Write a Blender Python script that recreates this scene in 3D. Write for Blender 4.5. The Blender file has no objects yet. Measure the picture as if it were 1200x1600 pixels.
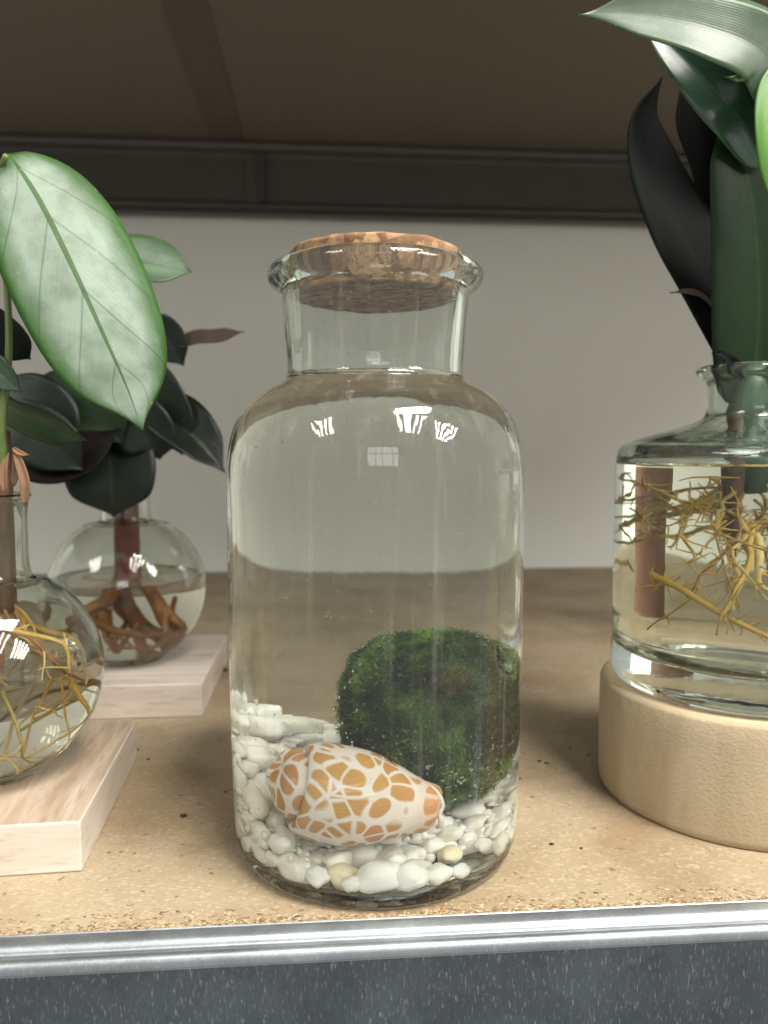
import bpy, bmesh, math, random
import numpy as np
from mathutils import Vector, Matrix, noise

# ------------------------------------------------------------------ camera, world, lamps, exposure
# All builder numbers below are centimetres; CM turns them into metres. Shelf top is z = 0, the corked jar stands at the origin.
CM = 0.01
R = math.radians
scene = bpy.context.scene
col = scene.collection

cam_data = bpy.data.cameras.new("camera")
cam = bpy.data.objects.new("camera", cam_data)
col.objects.link(cam)
cam.location = (-1.74 * CM, -26.34 * CM, 13.8 * CM)
cam.rotation_euler = (R(90 - 4.9), 0, R(-4.4))
cam_data.sensor_fit = 'VERTICAL'
cam_data.sensor_height = 36
cam_data.sensor_width = 27
cam_data.lens = 36 * 1202 / 1600
cam_data.clip_start = 0.005
cam_data.clip_end = 50
cam_data.dof.use_dof = True
cam_data.dof.focus_distance = 0.235
cam_data.dof.aperture_fstop = 13
scene.camera = cam

world = bpy.data.worlds.new("World")
scene.world = world
world.use_nodes = True
world.node_tree.nodes["Background"].inputs[0].default_value = (1.0, 0.985, 0.95, 1)
world.node_tree.nodes["Background"].inputs[1].default_value = 0.36

def area_lamp(name, loc, target, sx, sy, watts, colour):
    l = bpy.data.lights.new(name, 'AREA')
    l.shape = 'RECTANGLE'; l.size = sx; l.size_y = sy
    l.energy = watts; l.color = colour
    o = bpy.data.objects.new(name, l)
    col.objects.link(o)
    o.location = loc
    d = Vector(target) - Vector(loc)
    o.rotation_euler = d.to_track_quat('-Z', 'Y').to_euler()
    return o

# slatted roof lights of the shop, above and in front of the shelf
for k in range(4):
    area_lamp("ceiling_lamp", (0.85, -0.60 - k * 0.17, 2.35), (0.5, -0.1, 0), 1.0, 0.075, 17.0, (1.0, 0.96, 0.89))
for (gx, gy, gz, n, w) in ((2.75, -2.0, 2.0, 5, 23.0), (1.15, -2.1, 2.3, 4, 11.0), (-2.4, -2.1, 2.4, 4, 11.0)):
    for k in range(n):
        area_lamp("ceiling_lamp", (gx + (k - (n - 1) / 2) * 0.30, gy, gz), (gx * 0.95 + (k - (n - 1) / 2) * 0.30, gy + 0.25, 0), 0.13, 1.7, w, (1.0, 0.96, 0.89))
# far windows across the aisle
for i, x in enumerate((-0.55, -0.18, 0.19, 0.56)):
    for j, z in enumerate((0.95, 1.22)):
        area_lamp("window_lamp", (x + 0.05, -3.6, z), (x * 0.5, 0.3, 0.15), 0.33, 0.23, 0.75, (1.0, 0.99, 0.96))

scene.view_settings.view_transform = 'Standard'
scene.view_settings.look = 'None'
scene.view_settings.exposure = 0.60
scene.view_settings.gamma = 1.0
cy = scene.cycles
cy.use_adaptive_sampling = True
cy.adaptive_threshold = 0.04
cy.use_denoising = True
try:
    cy.denoiser = 'OPENIMAGEDENOISE'
    cy.denoising_input_passes = 'RGB_ALBEDO_NORMAL'
except Exception:
    pass
cy.max_bounces = 14
cy.transmission_bounces = 12
cy.glossy_bounces = 8
cy.diffuse_bounces = 4
cy.transparent_max_bounces = 16
cy.sample_clamp_indirect = 6.0
cy.blur_glossy = 0.6

# ------------------------------------------------------------------ node helpers and materials
def new_mat(name):
    m = bpy.data.materials.new(name)
    m.use_nodes = True
    nt = m.node_tree
    return m, nt, nt.nodes["Principled BSDF"]

def nd(nt, typ, ins=None, **props):
    n = nt.nodes.new(typ)
    for k, v in props.items():
        setattr(n, k, v)
    for k, v in (ins or {}).items():
        if hasattr(v, "is_output") or v.__class__.__name__.startswith("NodeSocket"):
            nt.links.new(v, n.inputs[k])
        else:
            n.inputs[k].default_value = v
    return n

def ramp(nt, fac, stops, interp='LINEAR'):
    n = nt.nodes.new("ShaderNodeValToRGB")
    cr = n.color_ramp
    cr.interpolation = interp
    while len(cr.elements) < len(stops):
        cr.elements.new(0.5)
    for e, (p, c) in zip(cr.elements, stops):
        e.position = p
        e.color = (c, c, c, 1) if isinstance(c, (int, float)) else (c[0], c[1], c[2], 1)
    nt.links.new(fac, n.inputs[0])
    return n.outputs[0]

def mix(nt, fac, a, b, blend='MIX'):
    n = nt.nodes.new("ShaderNodeMix")
    n.data_type = 'RGBA'; n.blend_type = blend
    for idx, v in ((0, fac), (6, a), (7, b)):
        if v.__class__.__name__.startswith("NodeSocket"):
            nt.links.new(v, n.inputs[idx])
        elif idx == 0:
            n.inputs[0].default_value = v
        else:
            n.inputs[idx].default_value = (v[0], v[1], v[2], 1)
    return n.outputs[2]

def math_n(nt, op, a, b=0.0, c=0.0):
    n = nt.nodes.new("ShaderNodeMath"); n.operation = op
    for i, v in enumerate((a, b, c)):
        if v.__class__.__name__.startswith("NodeSocket"):
            nt.links.new(v, n.inputs[i])
        else:
            n.inputs[i].default_value = v
    return n.outputs[0]

def coords(nt, kind='Object', scale=(1, 1, 1), rot=(0, 0, 0)):
    tc = nt.nodes.new("ShaderNodeTexCoord")
    return nd(nt, "ShaderNodeMapping", {"Vector": tc.outputs[kind], "Scale": scale, "Rotation": rot}).outputs[0]

def noise_tex(nt, vec, scale, detail=4, rough=0.55, dist=0.0):
    return nd(nt, "ShaderNodeTexNoise", {"Vector": vec, "Scale": scale, "Detail": detail, "Roughness": rough, "Distortion": dist}).outputs[0]

def bump(nt, bsdf, h, strength, dist):
    b = nd(nt, "ShaderNodeBump", {"Height": h, "Strength": strength, "Distance": dist})
    nt.links.new(b.outputs[0], bsdf.inputs["Normal"])

def glass_mat(name, colour, ior, wave=0.0, film=0.0, tint=(0.75, 0.76, 0.68)):
    m = bpy.data.materials.new(name); m.use_nodes = True
    nt = m.node_tree
    nt.nodes.clear()
    out = nt.nodes.new("ShaderNodeOutputMaterial")
    g = nd(nt, "ShaderNodeBsdfGlass", {"Color": (*colour, 1), "Roughness": 0.0, "IOR": ior})
    sh = g.outputs[0]
    if wave > 0:
        n1 = noise_tex(nt, coords(nt, 'Object', (60, 60, 9)), 1.0, 2, 0.5)
        n2 = noise_tex(nt, coords(nt, 'Object', (260, 260, 22)), 1.0, 2, 0.5)
        h = math_n(nt, 'MULTIPLY_ADD', n2, 0.12, n1)
        b = nd(nt, "ShaderNodeBump", {"Height": h, "Strength": wave, "Distance": 0.004})
        nt.links.new(b.outputs[0], g.inputs["Normal"])
    if film > 0:     # dried water marks and dust on the glass
        sm = noise_tex(nt, coords(nt, 'Object', (260, 260, 9)), 1.0, 5, 0.65)
        sm = ramp(nt, sm, ((0.54, 0.0), (0.76, 1.0)))
        sp = nd(nt, "ShaderNodeTexVoronoi", {"Vector": coords(nt, 'Object', (1, 1, 0.7)), "Scale": 420.0}, feature='F1').outputs["Distance"]
        sp = ramp(nt, sp, ((0.07, 1.0), (0.12, 0.0)))
        k = math_n(nt, 'MULTIPLY_ADD', sm, film, film * 0.12)
        k = math_n(nt, 'MULTIPLY_ADD', sp, film * 1.6, k)
        d = nd(nt, "ShaderNodeBsdfDiffuse", {"Color": (*tint, 1)})
        t = nd(nt, "ShaderNodeBsdfTranslucent", {"Color": (*tint, 1)})
        dt = nd(nt, "ShaderNodeMixShader", {0: 0.5, 1: d.outputs[0], 2: t.outputs[0]})
        ms = nd(nt, "ShaderNodeMixShader", {0: k, 1: g.outputs[0], 2: dt.outputs[0]})
        sh = ms.outputs[0]
    nt.links.new(sh, out.inputs[0])
    return m

M = {}
M['jar_glass'] = glass_mat('jar_glass', (0.972, 0.99, 0.974), 1.5, 0.12, 0.14)
M['jar_water'] = glass_mat('jar_water', (0.985, 0.982, 0.95), 1.333)
M['jar_wet'] = glass_mat('jar_wet_face', (0.985, 0.985, 0.96), 1.333 / 1.5)
M['vase_glass'] = glass_mat('vase_glass', (0.965, 0.98, 0.96), 1.5, 0.03, 0.025)
M['vase_water'] = glass_mat('vase_water', (0.985, 0.975, 0.93), 1.333)
M['vase_wet'] = glass_mat('vase_wet_face', (0.985, 0.975, 0.93), 1.333 / 1.5)
M['bottle_glass'] = glass_mat('bottle_glass', (0.935, 0.972, 0.95), 1.5, 0.06, 0.05)
M['bubble'] = glass_mat('air_bubble', (1, 1, 1), 1 / 1.333)

def mat_cork():
    m, nt, b = new_mat('cork')
    v = coords(nt, 'Object')
    vo = nd(nt, "ShaderNodeTexVoronoi", {"Vector": v, "Scale": 300.0, "Randomness": 1.0})
    c = ramp(nt, nd(nt, "ShaderNodeSeparateColor", {0: vo.outputs["Color"]}).outputs[0], ((0.0, (0.07, 0.035, 0.016)), (0.35, (0.21, 0.115, 0.058)), (1.0, (0.40, 0.245, 0.13))))
    n = noise_tex(nt, v, 520, 5, 0.7)
    dark = ramp(nt, n, ((0.34, 1.0), (0.44, 0.0)))
    c = mix(nt, dark, c, (0.10, 0.045, 0.02))
    n2 = noise_tex(nt, v, 90, 3)
    c = mix(nt, ramp(nt, n2, ((0.4, 0.0), (0.75, 0.6))), c, (0.33, 0.18, 0.085))
    nt.links.new(c, b.inputs["Base Color"])
    b.inputs["Roughness"].default_value = 0.85
    bump(nt, b, n, 0.6, 0.0012)
    return m
M['cork'] = mat_cork()

def mat_board(name, base, dark, light):
    m, nt, b = new_mat(name)
    v = coords(nt, 'Object')
    vs = coords(nt, 'Object', (1, 1.9, 1))
    big = noise_tex(nt, v, 14, 4, 0.6)
    c = mix(nt, ramp(nt, big, ((0.35, 0.0), (0.7, 1.0))), base, dark)
    vo = nd(nt, "ShaderNodeTexVoronoi", {"Vector": nd(nt, "ShaderNodeVectorMath", {0: vs, 1: (0, 0, 0)}).outputs[0], "Scale": 700.0})
    r_ = nd(nt, "ShaderNodeSeparateColor", {0: vo.outputs["Color"]})
    c = mix(nt, ramp(nt, r_.outputs[0], ((0.70, 0.0), (1.0, 0.6))), c, light)
    c = mix(nt, ramp(nt, r_.outputs[1], ((0.78, 0.0), (1.0, 0.5))), c, dark)
    fine = noise_tex(nt, vs, 700, 5, 0.75)
    c = mix(nt, ramp(nt, fine, ((0.28, 0.75), (0.46, 0.0))), c, (0.16, 0.09, 0.035))
    spots = noise_tex(nt, v, 260, 2, 0.5)
    c = mix(nt, ramp(nt, spots, ((0.66, 0.0), (0.72, 0.75))), c, (0.12, 0.075, 0.04))
    # handling stains
    st = noise_tex(nt, v, 17, 4, 0.62, 0.6)
    c = mix(nt, ramp(nt, st, ((0.47, 0.0), (0.70, 0.65))), c, (0.20, 0.13, 0.065))
    nt.links.new(c, b.inputs["Base Color"])
    b.inputs["Roughness"].default_value = 0.62
    b.inputs["Specular IOR Level"].default_value = 0.3
    bump(nt, b, fine, 0.35, 0.0004)
    return m
M['board'] = mat_board('particle_board', (0.35, 0.28, 0.185), (0.275, 0.21, 0.13), (0.46, 0.385, 0.28))
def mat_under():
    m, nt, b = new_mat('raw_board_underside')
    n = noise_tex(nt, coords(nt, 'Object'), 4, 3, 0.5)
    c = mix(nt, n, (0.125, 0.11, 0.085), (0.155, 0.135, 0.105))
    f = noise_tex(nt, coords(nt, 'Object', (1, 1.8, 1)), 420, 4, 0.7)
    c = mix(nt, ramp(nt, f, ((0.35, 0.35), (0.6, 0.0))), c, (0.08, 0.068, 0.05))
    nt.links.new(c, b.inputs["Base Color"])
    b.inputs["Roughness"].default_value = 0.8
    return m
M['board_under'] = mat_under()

def mat_chip():
    m, nt, b = new_mat('wood_chip')
    g = nd(nt, "ShaderNodeNewGeometry")
    c = ramp(nt, g.outputs["Random Per Island"], ((0.0, (0.10, 0.06, 0.025)), (0.4, (0.28, 0.19, 0.10)), (1.0, (0.47, 0.37, 0.235))))
    nt.links.new(c, b.inputs["Base Color"])
    b.inputs["Roughness"].default_value = 0.8
    return m
M['chip'] = mat_chip()

def mat_zinc(name, base, rough=0.36):
    m, nt, b = new_mat(name)
    v1 = coords(nt, 'Object', (1800, 1800, 340))
    v2 = coords(nt, 'Object', (95, 95, 95))
    n1 = noise_tex(nt, v1, 1.0, 4, 0.65)
    n0 = noise_tex(nt, coords(nt, 'Object', (22, 22, 16)), 1.0, 4, 0.6)
    vo = nd(nt, "ShaderNodeTexVoronoi", {"Vector": v2, "Scale": 1.0})
    sp = nd(nt, "ShaderNodeSeparateColor", {0: vo.outputs["Color"]}).outputs[0]
    c = mix(nt, ramp(nt, sp, ((0.0, 0.0), (1.0, 0.5))), base, tuple(min(1, x * 1.35) for x in base))
    c = mix(nt, ramp(nt, n0, ((0.35, 0.0), (0.7, 0.75))), c, tuple(x * 0.5 for x in base))
    c = mix(nt, ramp(nt, n1, ((0.58, 0.0), (0.76, 0.55))), c, (0.66, 0.71, 0.74))
    c = mix(nt, ramp(nt, n1, ((0.28, 0.6), (0.42, 0.0))), c, tuple(x * 0.55 for x in base))
    nt.links.new(c, b.inputs["Base Color"])
    b.inputs["Metallic"].default_value = 0.92
    rr = math_n(nt, 'MULTIPLY_ADD', n1, 0.25, rough - 0.12)
    nt.links.new(rr, b.inputs["Roughness"])
    bump(nt, b, n1, 0.15, 0.0002)
    return m
M['zinc'] = mat_zinc('galvanised_steel', (0.125, 0.147, 0.165), 0.42)
M['zinc_lip'] = mat_zinc('worn_galvanised_lip', (0.40, 0.435, 0.455), 0.45)
M['zinc_dull'] = None

def mat_wall():
    m, nt, b = new_mat('painted_wall')
    n = noise_tex(nt, coords(nt, 'Object'), 5, 4, 0.6)
    c = mix(nt, n, (0.765, 0.785, 0.725), (0.82, 0.84, 0.79))
    nt.links.new(c, b.inputs["Base Color"])
    b.inputs["Roughness"].default_value = 0.55
    bump(nt, b, noise_tex(nt, coords(nt, 'Object'), 350, 3), 0.08, 0.0004)
    return m
M['wall'] = mat_wall()

def mat_wood(name, a, bcol, ccol, axis_scale, rough=0.6):
    m, nt, b = new_mat(name)
    v = coords(nt, 'Object', axis_scale)
    n = noise_tex(nt, v, 1.0, 6, 0.62, 0.5)
    c = ramp(nt, n, ((0.30, a), (0.5, bcol), (0.72, ccol)))
    f = noise_tex(nt, coords(nt, 'Object', tuple(4.5 * s for s in axis_scale)), 1.0, 3, 0.6)
    c = mix(nt, ramp(nt, f, ((0.28, 0.5), (0.45, 0.0))), c, tuple(x * 0.55 for x in a))
    nt.links.new(c, b.inputs["Base Color"])
    b.inputs["Roughness"].default_value = rough
    bump(nt, b, f, 0.12, 0.0003)
    return m
M['block_top'] = mat_wood('block_face_wood', (0.30, 0.215, 0.15), (0.40, 0.315, 0.235), (0.49, 0.41, 0.325), (160, 14, 60))
M['block_top_far'] = mat_wood('pale_block_face_wood', (0.42, 0.34, 0.285), (0.52, 0.45, 0.395), (0.60, 0.53, 0.475), (14, 120, 60))
M['block_side'] = mat_wood('block_edge_wood', (0.47, 0.385, 0.31), (0.545, 0.465, 0.39), (0.60, 0.53, 0.46), (16, 16, 130))
def mat_slab_side():
    m, nt, b = new_mat('slab_edge_wood')
    n = noise_tex(nt, coords(nt, 'Object', (38, 38, 7)), 1.0, 5, 0.6, 0.4)
    c = ramp(nt, n, ((0.28, (0.33, 0.25, 0.15)), (0.5, (0.43, 0.345, 0.225)), (0.75, (0.50, 0.415, 0.29))))
    st = noise_tex(nt, coords(nt, 'Object', (30, 30, 22)), 1.0, 4, 0.65)
    c = mix(nt, ramp(nt, st, ((0.58, 0.0), (0.74, 0.5))), c, (0.30, 0.20, 0.10))
    f = noise_tex(nt, coords(nt, 'Object', (700, 700, 1100)), 1.0, 3, 0.6)
    c = mix(nt, ramp(nt, f, ((0.30, 0.35), (0.48, 0.0))), c, (0.33, 0.24, 0.14))
    nt.links.new(c, b.inputs["Base Color"])
    b.inputs["Roughness"].default_value = 0.65
    bump(nt, b, f, 0.35, 0.0006)
    return m
M['slab_side'] = mat_slab_side()
def mat_slab_top():
    m, nt, b = new_mat('slab_face_wood')
    v = coords(nt, 'Object')
    w = nd(nt, "ShaderNodeTexWave", {"Vector": v, "Scale": 42.0, "Distortion": 2.0, "Detail": 3.0}, wave_type='RINGS', rings_direction='Z')
    c = ramp(nt, w.outputs[1], ((0.0, (0.44, 0.33, 0.20)), (1.0, (0.58, 0.46, 0.31))))
    nt.links.new(c, b.inputs["Base Color"])
    b.inputs["Roughness"].default_value = 0.7
    return m
M['slab_top'] = mat_slab_top()

def mat_pebble():
    m, nt, b = new_mat('white_pebble')
    oi = nd(nt, "ShaderNodeObjectInfo")
    c = ramp(nt, oi.outputs["Random"], ((0.0, (0.88, 0.84, 0.74)), (0.25, (0.94, 0.925, 0.86)), (0.6, (0.96, 0.955, 0.92)), (0.95, (0.95, 0.945, 0.92)), (1.0, (0.80, 0.72, 0.50))))
    n = noise_tex(nt, coords(nt, 'Object'), 260, 4, 0.6)
    c = mix(nt, ramp(nt, n, ((0.58, 0.0), (0.85, 0.3))), c, (0.70, 0.67, 0.58))
    nt.links.new(c, b.inputs["Base Color"])
    b.inputs["Roughness"].default_value = 0.38
    bump(nt, b, n, 0.12, 0.0005)
    return m
M['pebble'] = mat_pebble()

def mat_shell():
    m, nt, b = new_mat('spotted_shell')
    v = coords(nt, 'Object', (1.0, 1.0, 1.0))
    wob = nd(nt, "ShaderNodeTexNoise", {"Vector": v, "Scale": 90.0, "Detail": 0.0})
    vv = nd(nt, "ShaderNodeVectorMath", {0: v, 1: nd(nt, "ShaderNodeVectorMath", {0: wob.outputs["Color"], 3: 0.006}, operation='SCALE').outputs[0]}, operation='ADD').outputs[0]
    e = nd(nt, "ShaderNodeTexVoronoi", {"Vector": vv, "Scale": 170.0, "Randomness": 0.95}, feature='DISTANCE_TO_EDGE').outputs["Distance"]
    f1 = nd(nt, "ShaderNodeTexVoronoi", {"Vector": vv, "Scale": 170.0, "Randomness": 0.95})
    rnd = nd(nt, "ShaderNodeSeparateColor", {0: f1.outputs["Color"]})
    thr = math_n(nt, 'MULTIPLY_ADD', rnd.outputs[0], 0.07, 0.045)
    d1 = math_n(nt, 'SUBTRACT', e, thr)
    d2 = math_n(nt, 'SUBTRACT', math_n(nt, 'MULTIPLY_ADD', rnd.outputs[1], 0.16, 0.55), f1.outputs["Distance"])
    d = math_n(nt, 'SMOOTH_MIN', d1, d2, 0.10)
    spot = ramp(nt, math_n(nt, 'MULTIPLY_ADD', d, 6.0, 0.5), ((0.34, 0.0), (0.86, 1.0)))
    big = noise_tex(nt, v, 40, 2)
    sc_ = mix(nt, ramp(nt, big, ((0.35, 0.0), (0.65, 1.0))), (0.60, 0.335, 0.10), (0.54, 0.25, 0.115))
    c = mix(nt, spot, (0.84, 0.76, 0.70), sc_)
    at = nd(nt, "ShaderNodeAttribute", attribute_name="zone")
    c = mix(nt, at.outputs["Fac"], c, (0.66, 0.30, 0.13))
    nt.links.new(c, b.inputs["Base Color"])
    b.inputs["Roughness"].default_value = 0.2
    gr = nd(nt, "ShaderNodeTexWave", {"Vector": v, "Scale": 260.0, "Distortion": 1.5, "Detail": 2.0}, bands_direction="Z").outputs[1]
    bump(nt, b, gr, 0.12, 0.0004)
    return m
M['shell'] = mat_shell()
def plain(name, c, rough=0.5, nscale=200, var=0.25, spec=0.5):
    m, nt, b = new_mat(name)
    n = noise_tex(nt, coords(nt, 'Object'), nscale, 4, 0.6)
    cc = mix(nt, n, tuple(x * (1 - var) for x in c), tuple(min(1, x * (1 + var)) for x in c))
    nt.links.new(cc, b.inputs["Base Color"])
    b.inputs["Roughness"].default_value = rough
    b.inputs["Specular IOR Level"].default_value = spec
    return m
M['shell_lip'] = plain('shell_lip', (0.80, 0.72, 0.64), 0.3, 120, 0.12)

def mat_moss(name, bright):
    m, nt, b = new_mat(name)
    v = coords(nt, 'Object')
    n = noise_tex(nt, v, 62, 3, 0.55, 0.4)
    d = (0.007, 0.014, 0.005); g = (0.028, 0.060, 0.011); l = (0.095, 0.165, 0.03)
    k = bright
    c = ramp(nt, n, ((0.40, tuple(x * k for x in d)), (0.52, tuple(x * k for x in g)), (0.66, tuple(x * k for x in l))))
    # bleached ochre patch near the top of the ball
    p = nd(nt, "ShaderNodeVectorMath", {0: v, 1: (0.005, -0.019, 0.0435)}, operation='DISTANCE').outputs["Value"]
    pm = math_n(nt, 'MULTIPLY_ADD', noise_tex(nt, v, 300, 3), 0.010, p)
    c = mix(nt, ramp(nt, pm, ((0.005, 0.45), (0.0105, 0.0))), c, (0.30, 0.22, 0.07))
    nt.links.new(c, b.inputs["Base Color"])
    b.inputs["Roughness"].default_value = 0.6
    b.inputs["Specular IOR Level"].default_value = 0.25
    return m
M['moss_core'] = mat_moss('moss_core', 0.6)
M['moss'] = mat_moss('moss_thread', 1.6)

def mat_leaf(name, centre, margin, rib, rough=0.4, edge=(0.55, 0.92), rib_w=0.045, veins=0.35, trans=0.15, spec=0.5, strap=False):
    m, nt, b = new_mat(name)
    tc = nt.nodes.new("ShaderNodeTexCoord")
    sep = nd(nt, "ShaderNodeSeparateXYZ", {0: tc.outputs["UV"]})
    au = math_n(nt, 'ABSOLUTE', math_n(nt, 'MULTIPLY_ADD', sep.outputs[0], 2.0, -1.0))
    vv = sep.outputs[1]
    vt = math_n(nt, 'ABSOLUTE', math_n(nt, 'MULTIPLY_ADD', vv, 2.0, -1.0))
    wob = noise_tex(nt, tc.outputs["UV"], 9, 3)
    k = math_n(nt, 'MAXIMUM', au, math_n(nt, 'POWER', vt, 3.0))
    k = math_n(nt, 'ADD', k, math_n(nt, 'MULTIPLY_ADD', wob, 0.24, -0.12))
    c = mix(nt, ramp(nt, k, ((edge[0], 0.0), (edge[1], 1.0))), centre, margin)
    # arching side veins and fine parallel streaks
    ph = math_n(nt, 'SUBTRACT', vv, math_n(nt, 'MULTIPLY', au, 0.30)) if not strap else math_n(nt, 'MULTIPLY_ADD', vv, 0.03, math_n(nt, 'MULTIPLY', au, 0.35))
    s1 = math_n(nt, 'SINE', math_n(nt, 'MULTIPLY', ph, 30.0))
    s2 = math_n(nt, 'SINE', math_n(nt, 'MULTIPLY', ph, 260.0))
    vd = ramp(nt, s1, ((0.975, 0.0), (1.0, veins)))
    c = mix(nt, vd, c, tuple(x * 0.55 for x in margin))
    c = mix(nt, math_n(nt, 'MULTIPLY_ADD', s2, 0.018 * (veins > 0), 0.018 * (veins > 0)), c, tuple(x * 0.8 for x in margin))
    rw = math_n(nt, 'MULTIPLY_ADD', vv, -rib_w * 0.75, rib_w)
    rm = math_n(nt, 'LESS_THAN', au, rw)
    c = mix(nt, math_n(nt, 'MULTIPLY', rm, 0.85), c, rib)
    nz = noise_tex(nt, coords(nt, 'Object'), 90, 4, 0.6)
    c = mix(nt, ramp(nt, nz, ((0.30, 0.45), (0.6, 0.0))), c, tuple(x * 0.7 for x in margin))
    sp_ = noise_tex(nt, coords(nt, 'Object'), 420, 2)
    c = mix(nt, ramp(nt, sp_, ((0.70, 0.0), (0.78, 0.35))), c, tuple(min(1, x * 1.5 + 0.004) for x in centre))
    nt.links.new(c, b.inputs["Base Color"])
    b.inputs["Roughness"].default_value = rough
    b.inputs["Specular IOR Level"].default_value = spec
    bump(nt, b, math_n(nt, 'MULTIPLY_ADD', noise_tex(nt, coords(nt, 'Object'), 130, 3), 3.0, math_n(nt, 'MULTIPLY_ADD', s2, 0.25, s1)), 0.10, 0.0003)
    out = nt.nodes["Material Output"]
    tl = nd(nt, "ShaderNodeBsdfTranslucent", {"Color": c})
    ms = nd(nt, "ShaderNodeMixShader", {0: trans, 1: b.outputs[0], 2: tl.outputs[0]})
    nt.links.new(ms.outputs[0], out.inputs[0])
    return m
M['leaf_silver'] = mat_leaf('silver_green_leaf', (0.255, 0.315, 0.255), (0.035, 0.095, 0.02), (0.045, 0.10, 0.027), 0.55, (0.55, 0.92), 0.055, 0.4, 0.06, 0.2)
M['leaf_shaded'] = mat_leaf('shade_painted_leaf', (0.003, 0.004, 0.004), (0.004, 0.006, 0.004), (0.006, 0.009, 0.006), 0.55, (0.5, 0.9), 0.04, 0.0, 0.03, 0.06, strap=True)  # base colour cut to near black, standing in for shade on the strap leaves
M['leaf_purple'] = mat_leaf('purple_black_leaf', (0.006, 0.004, 0.004), (0.007, 0.004, 0.005), (0.011, 0.007, 0.006), 0.5, (0.5, 0.9), 0.04, 0.0, 0.04, 0.12)
M['leaf_mid'] = mat_leaf('mid_green_leaf', (0.045, 0.10, 0.05), (0.022, 0.055, 0.022), (0.07, 0.13, 0.05), 0.35, (0.4, 0.95), 0.05, 0.2, 0.15)
M['leaf_teal'] = mat_leaf('glossy_teal_leaf', (0.018, 0.045, 0.028), (0.022, 0.065, 0.022), (0.04, 0.09, 0.04), 0.24, (0.5, 0.95), 0.04, 0.15, 0.12, 0.7, strap=True)
M['leaf_pale'] = mat_leaf('pale_green_leaf', (0.17, 0.22, 0.17), (0.08, 0.14, 0.07), (0.12, 0.19, 0.10), 0.28, (0.35, 0.95), 0.03, 0.2, 0.25, 0.6, strap=True)
M['leaf_bright'] = mat_leaf('bright_green_leaf', (0.11, 0.30, 0.025), (0.07, 0.21, 0.02), (0.16, 0.36, 0.05), 0.35, (0.4, 0.95), 0.05, 0.15, 0.35, strap=True)
M['leaf_deep'] = mat_leaf('deep_green_leaf', (0.010, 0.025, 0.009), (0.009, 0.019, 0.008), (0.016, 0.038, 0.012), 0.45, (0.4, 0.95), 0.05, 0.1, 0.06, 0.15, strap=True)
M['leaf_mid_pale'] = mat_leaf('grey_green_leaf', (0.16, 0.23, 0.16), (0.06, 0.12, 0.05), (0.09, 0.16, 0.07), 0.4, (0.35, 0.85), 0.05, 0.2, 0.1)
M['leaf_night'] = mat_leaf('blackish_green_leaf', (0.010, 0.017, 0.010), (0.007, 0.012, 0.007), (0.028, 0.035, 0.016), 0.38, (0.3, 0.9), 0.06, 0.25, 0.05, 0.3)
M['leaf_brown'] = plain('withered_leaf', (0.07, 0.045, 0.03), 0.7, 160, 0.5)
M['stem_green'] = plain('green_stem', (0.11, 0.16, 0.04), 0.45, 120, 0.35)
M['stem_cane'] = plain('dark_green_cane', (0.025, 0.06, 0.026), 0.5, 160, 0.6)
M['stem_red'] = plain('red_brown_stem', (0.13, 0.032, 0.022), 0.45, 120, 0.4)
M['stem_dark'] = plain('brown_stem', (0.10, 0.055, 0.03), 0.6, 150, 0.5)
M['sheath'] = plain('dry_sheath', (0.20, 0.11, 0.058), 0.85, 160, 0.35)
M['root_gold'] = plain('golden_root', (0.50, 0.31, 0.06), 0.5, 140, 0.35)
M['root_pale'] = plain('pale_root', (0.62, 0.48, 0.20), 0.5, 140, 0.3)
M['root_brown'] = plain('brown_root', (0.24, 0.10, 0.03), 0.5, 140, 0.45)
M['root_olive'] = plain('olive_root', (0.33, 0.25, 0.06), 0.5, 140, 0.4)
M['dirt'] = plain('dirt', (0.035, 0.022, 0.014), 0.9, 300, 0.5)
M['zinc_dull'] = plain('dull_brown_steel', (0.08, 0.076, 0.067), 0.36, 30, 0.12, 0.4)
M['band'] = plain('dark_matte_brown', (0.112, 0.098, 0.077), 0.7, 40, 0.15, 0.2)
M['terracotta'] = plain('terracotta', (0.24, 0.115, 0.07), 0.75, 60, 0.2)

# ------------------------------------------------------------------ mesh helpers
def tag(o, label=None, cat=None, group=None, kind=None):
    if label: o["label"] = label
    if cat: o["category"] = cat
    if group: o["group"] = group
    if kind: o["kind"] = kind
    return o

def root_of(o):
    p = Vector((0, 0, 0))
    while o is not None:
        p = p + o.location
        o = o.parent
    return p

def thing(name, loc, label, cat, group=None):
    o = bpy.data.objects.new(name, None)
    o.empty_display_size = 0.01
    o.location = Vector(loc) * CM
    col.objects.link(o)
    return tag(o, label, cat, group)

def make(name, verts, faces, mat, parent=None, loc=None, smooth=True, uvs=None):
    """verts in world centimetres; the object's origin is its parent's, or loc for a top-level mesh."""
    me = bpy.data.meshes.new(name)
    base = root_of(parent) if parent else (Vector(loc) * CM if loc else Vector((0, 0, 0)))
    a = np.array(verts, dtype=float) * CM - np.array(base)
    me.from_pydata(a.tolist(), [], faces)
    mats = mat if isinstance(mat, (list, tuple)) else [mat]
    for m_ in mats:
        me.materials.append(M[m_])
    if smooth:
        me.polygons.foreach_set("use_smooth", [True] * len(me.polygons))
    if uvs is not None:
        uvl = me.uv_layers.new(name="UVMap")
        li = np.empty(len(me.loops), dtype=np.int32)
        me.loops.foreach_get("vertex_index", li)
        uvl.data.foreach_set("uv", np.array(uvs, dtype=np.float32)[li].ravel())
    me.update()
    o = bpy.data.objects.new(name, me)
    col.objects.link(o)
    if parent:
        o.parent = parent
    elif loc:
        o.location = base
    return o

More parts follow.
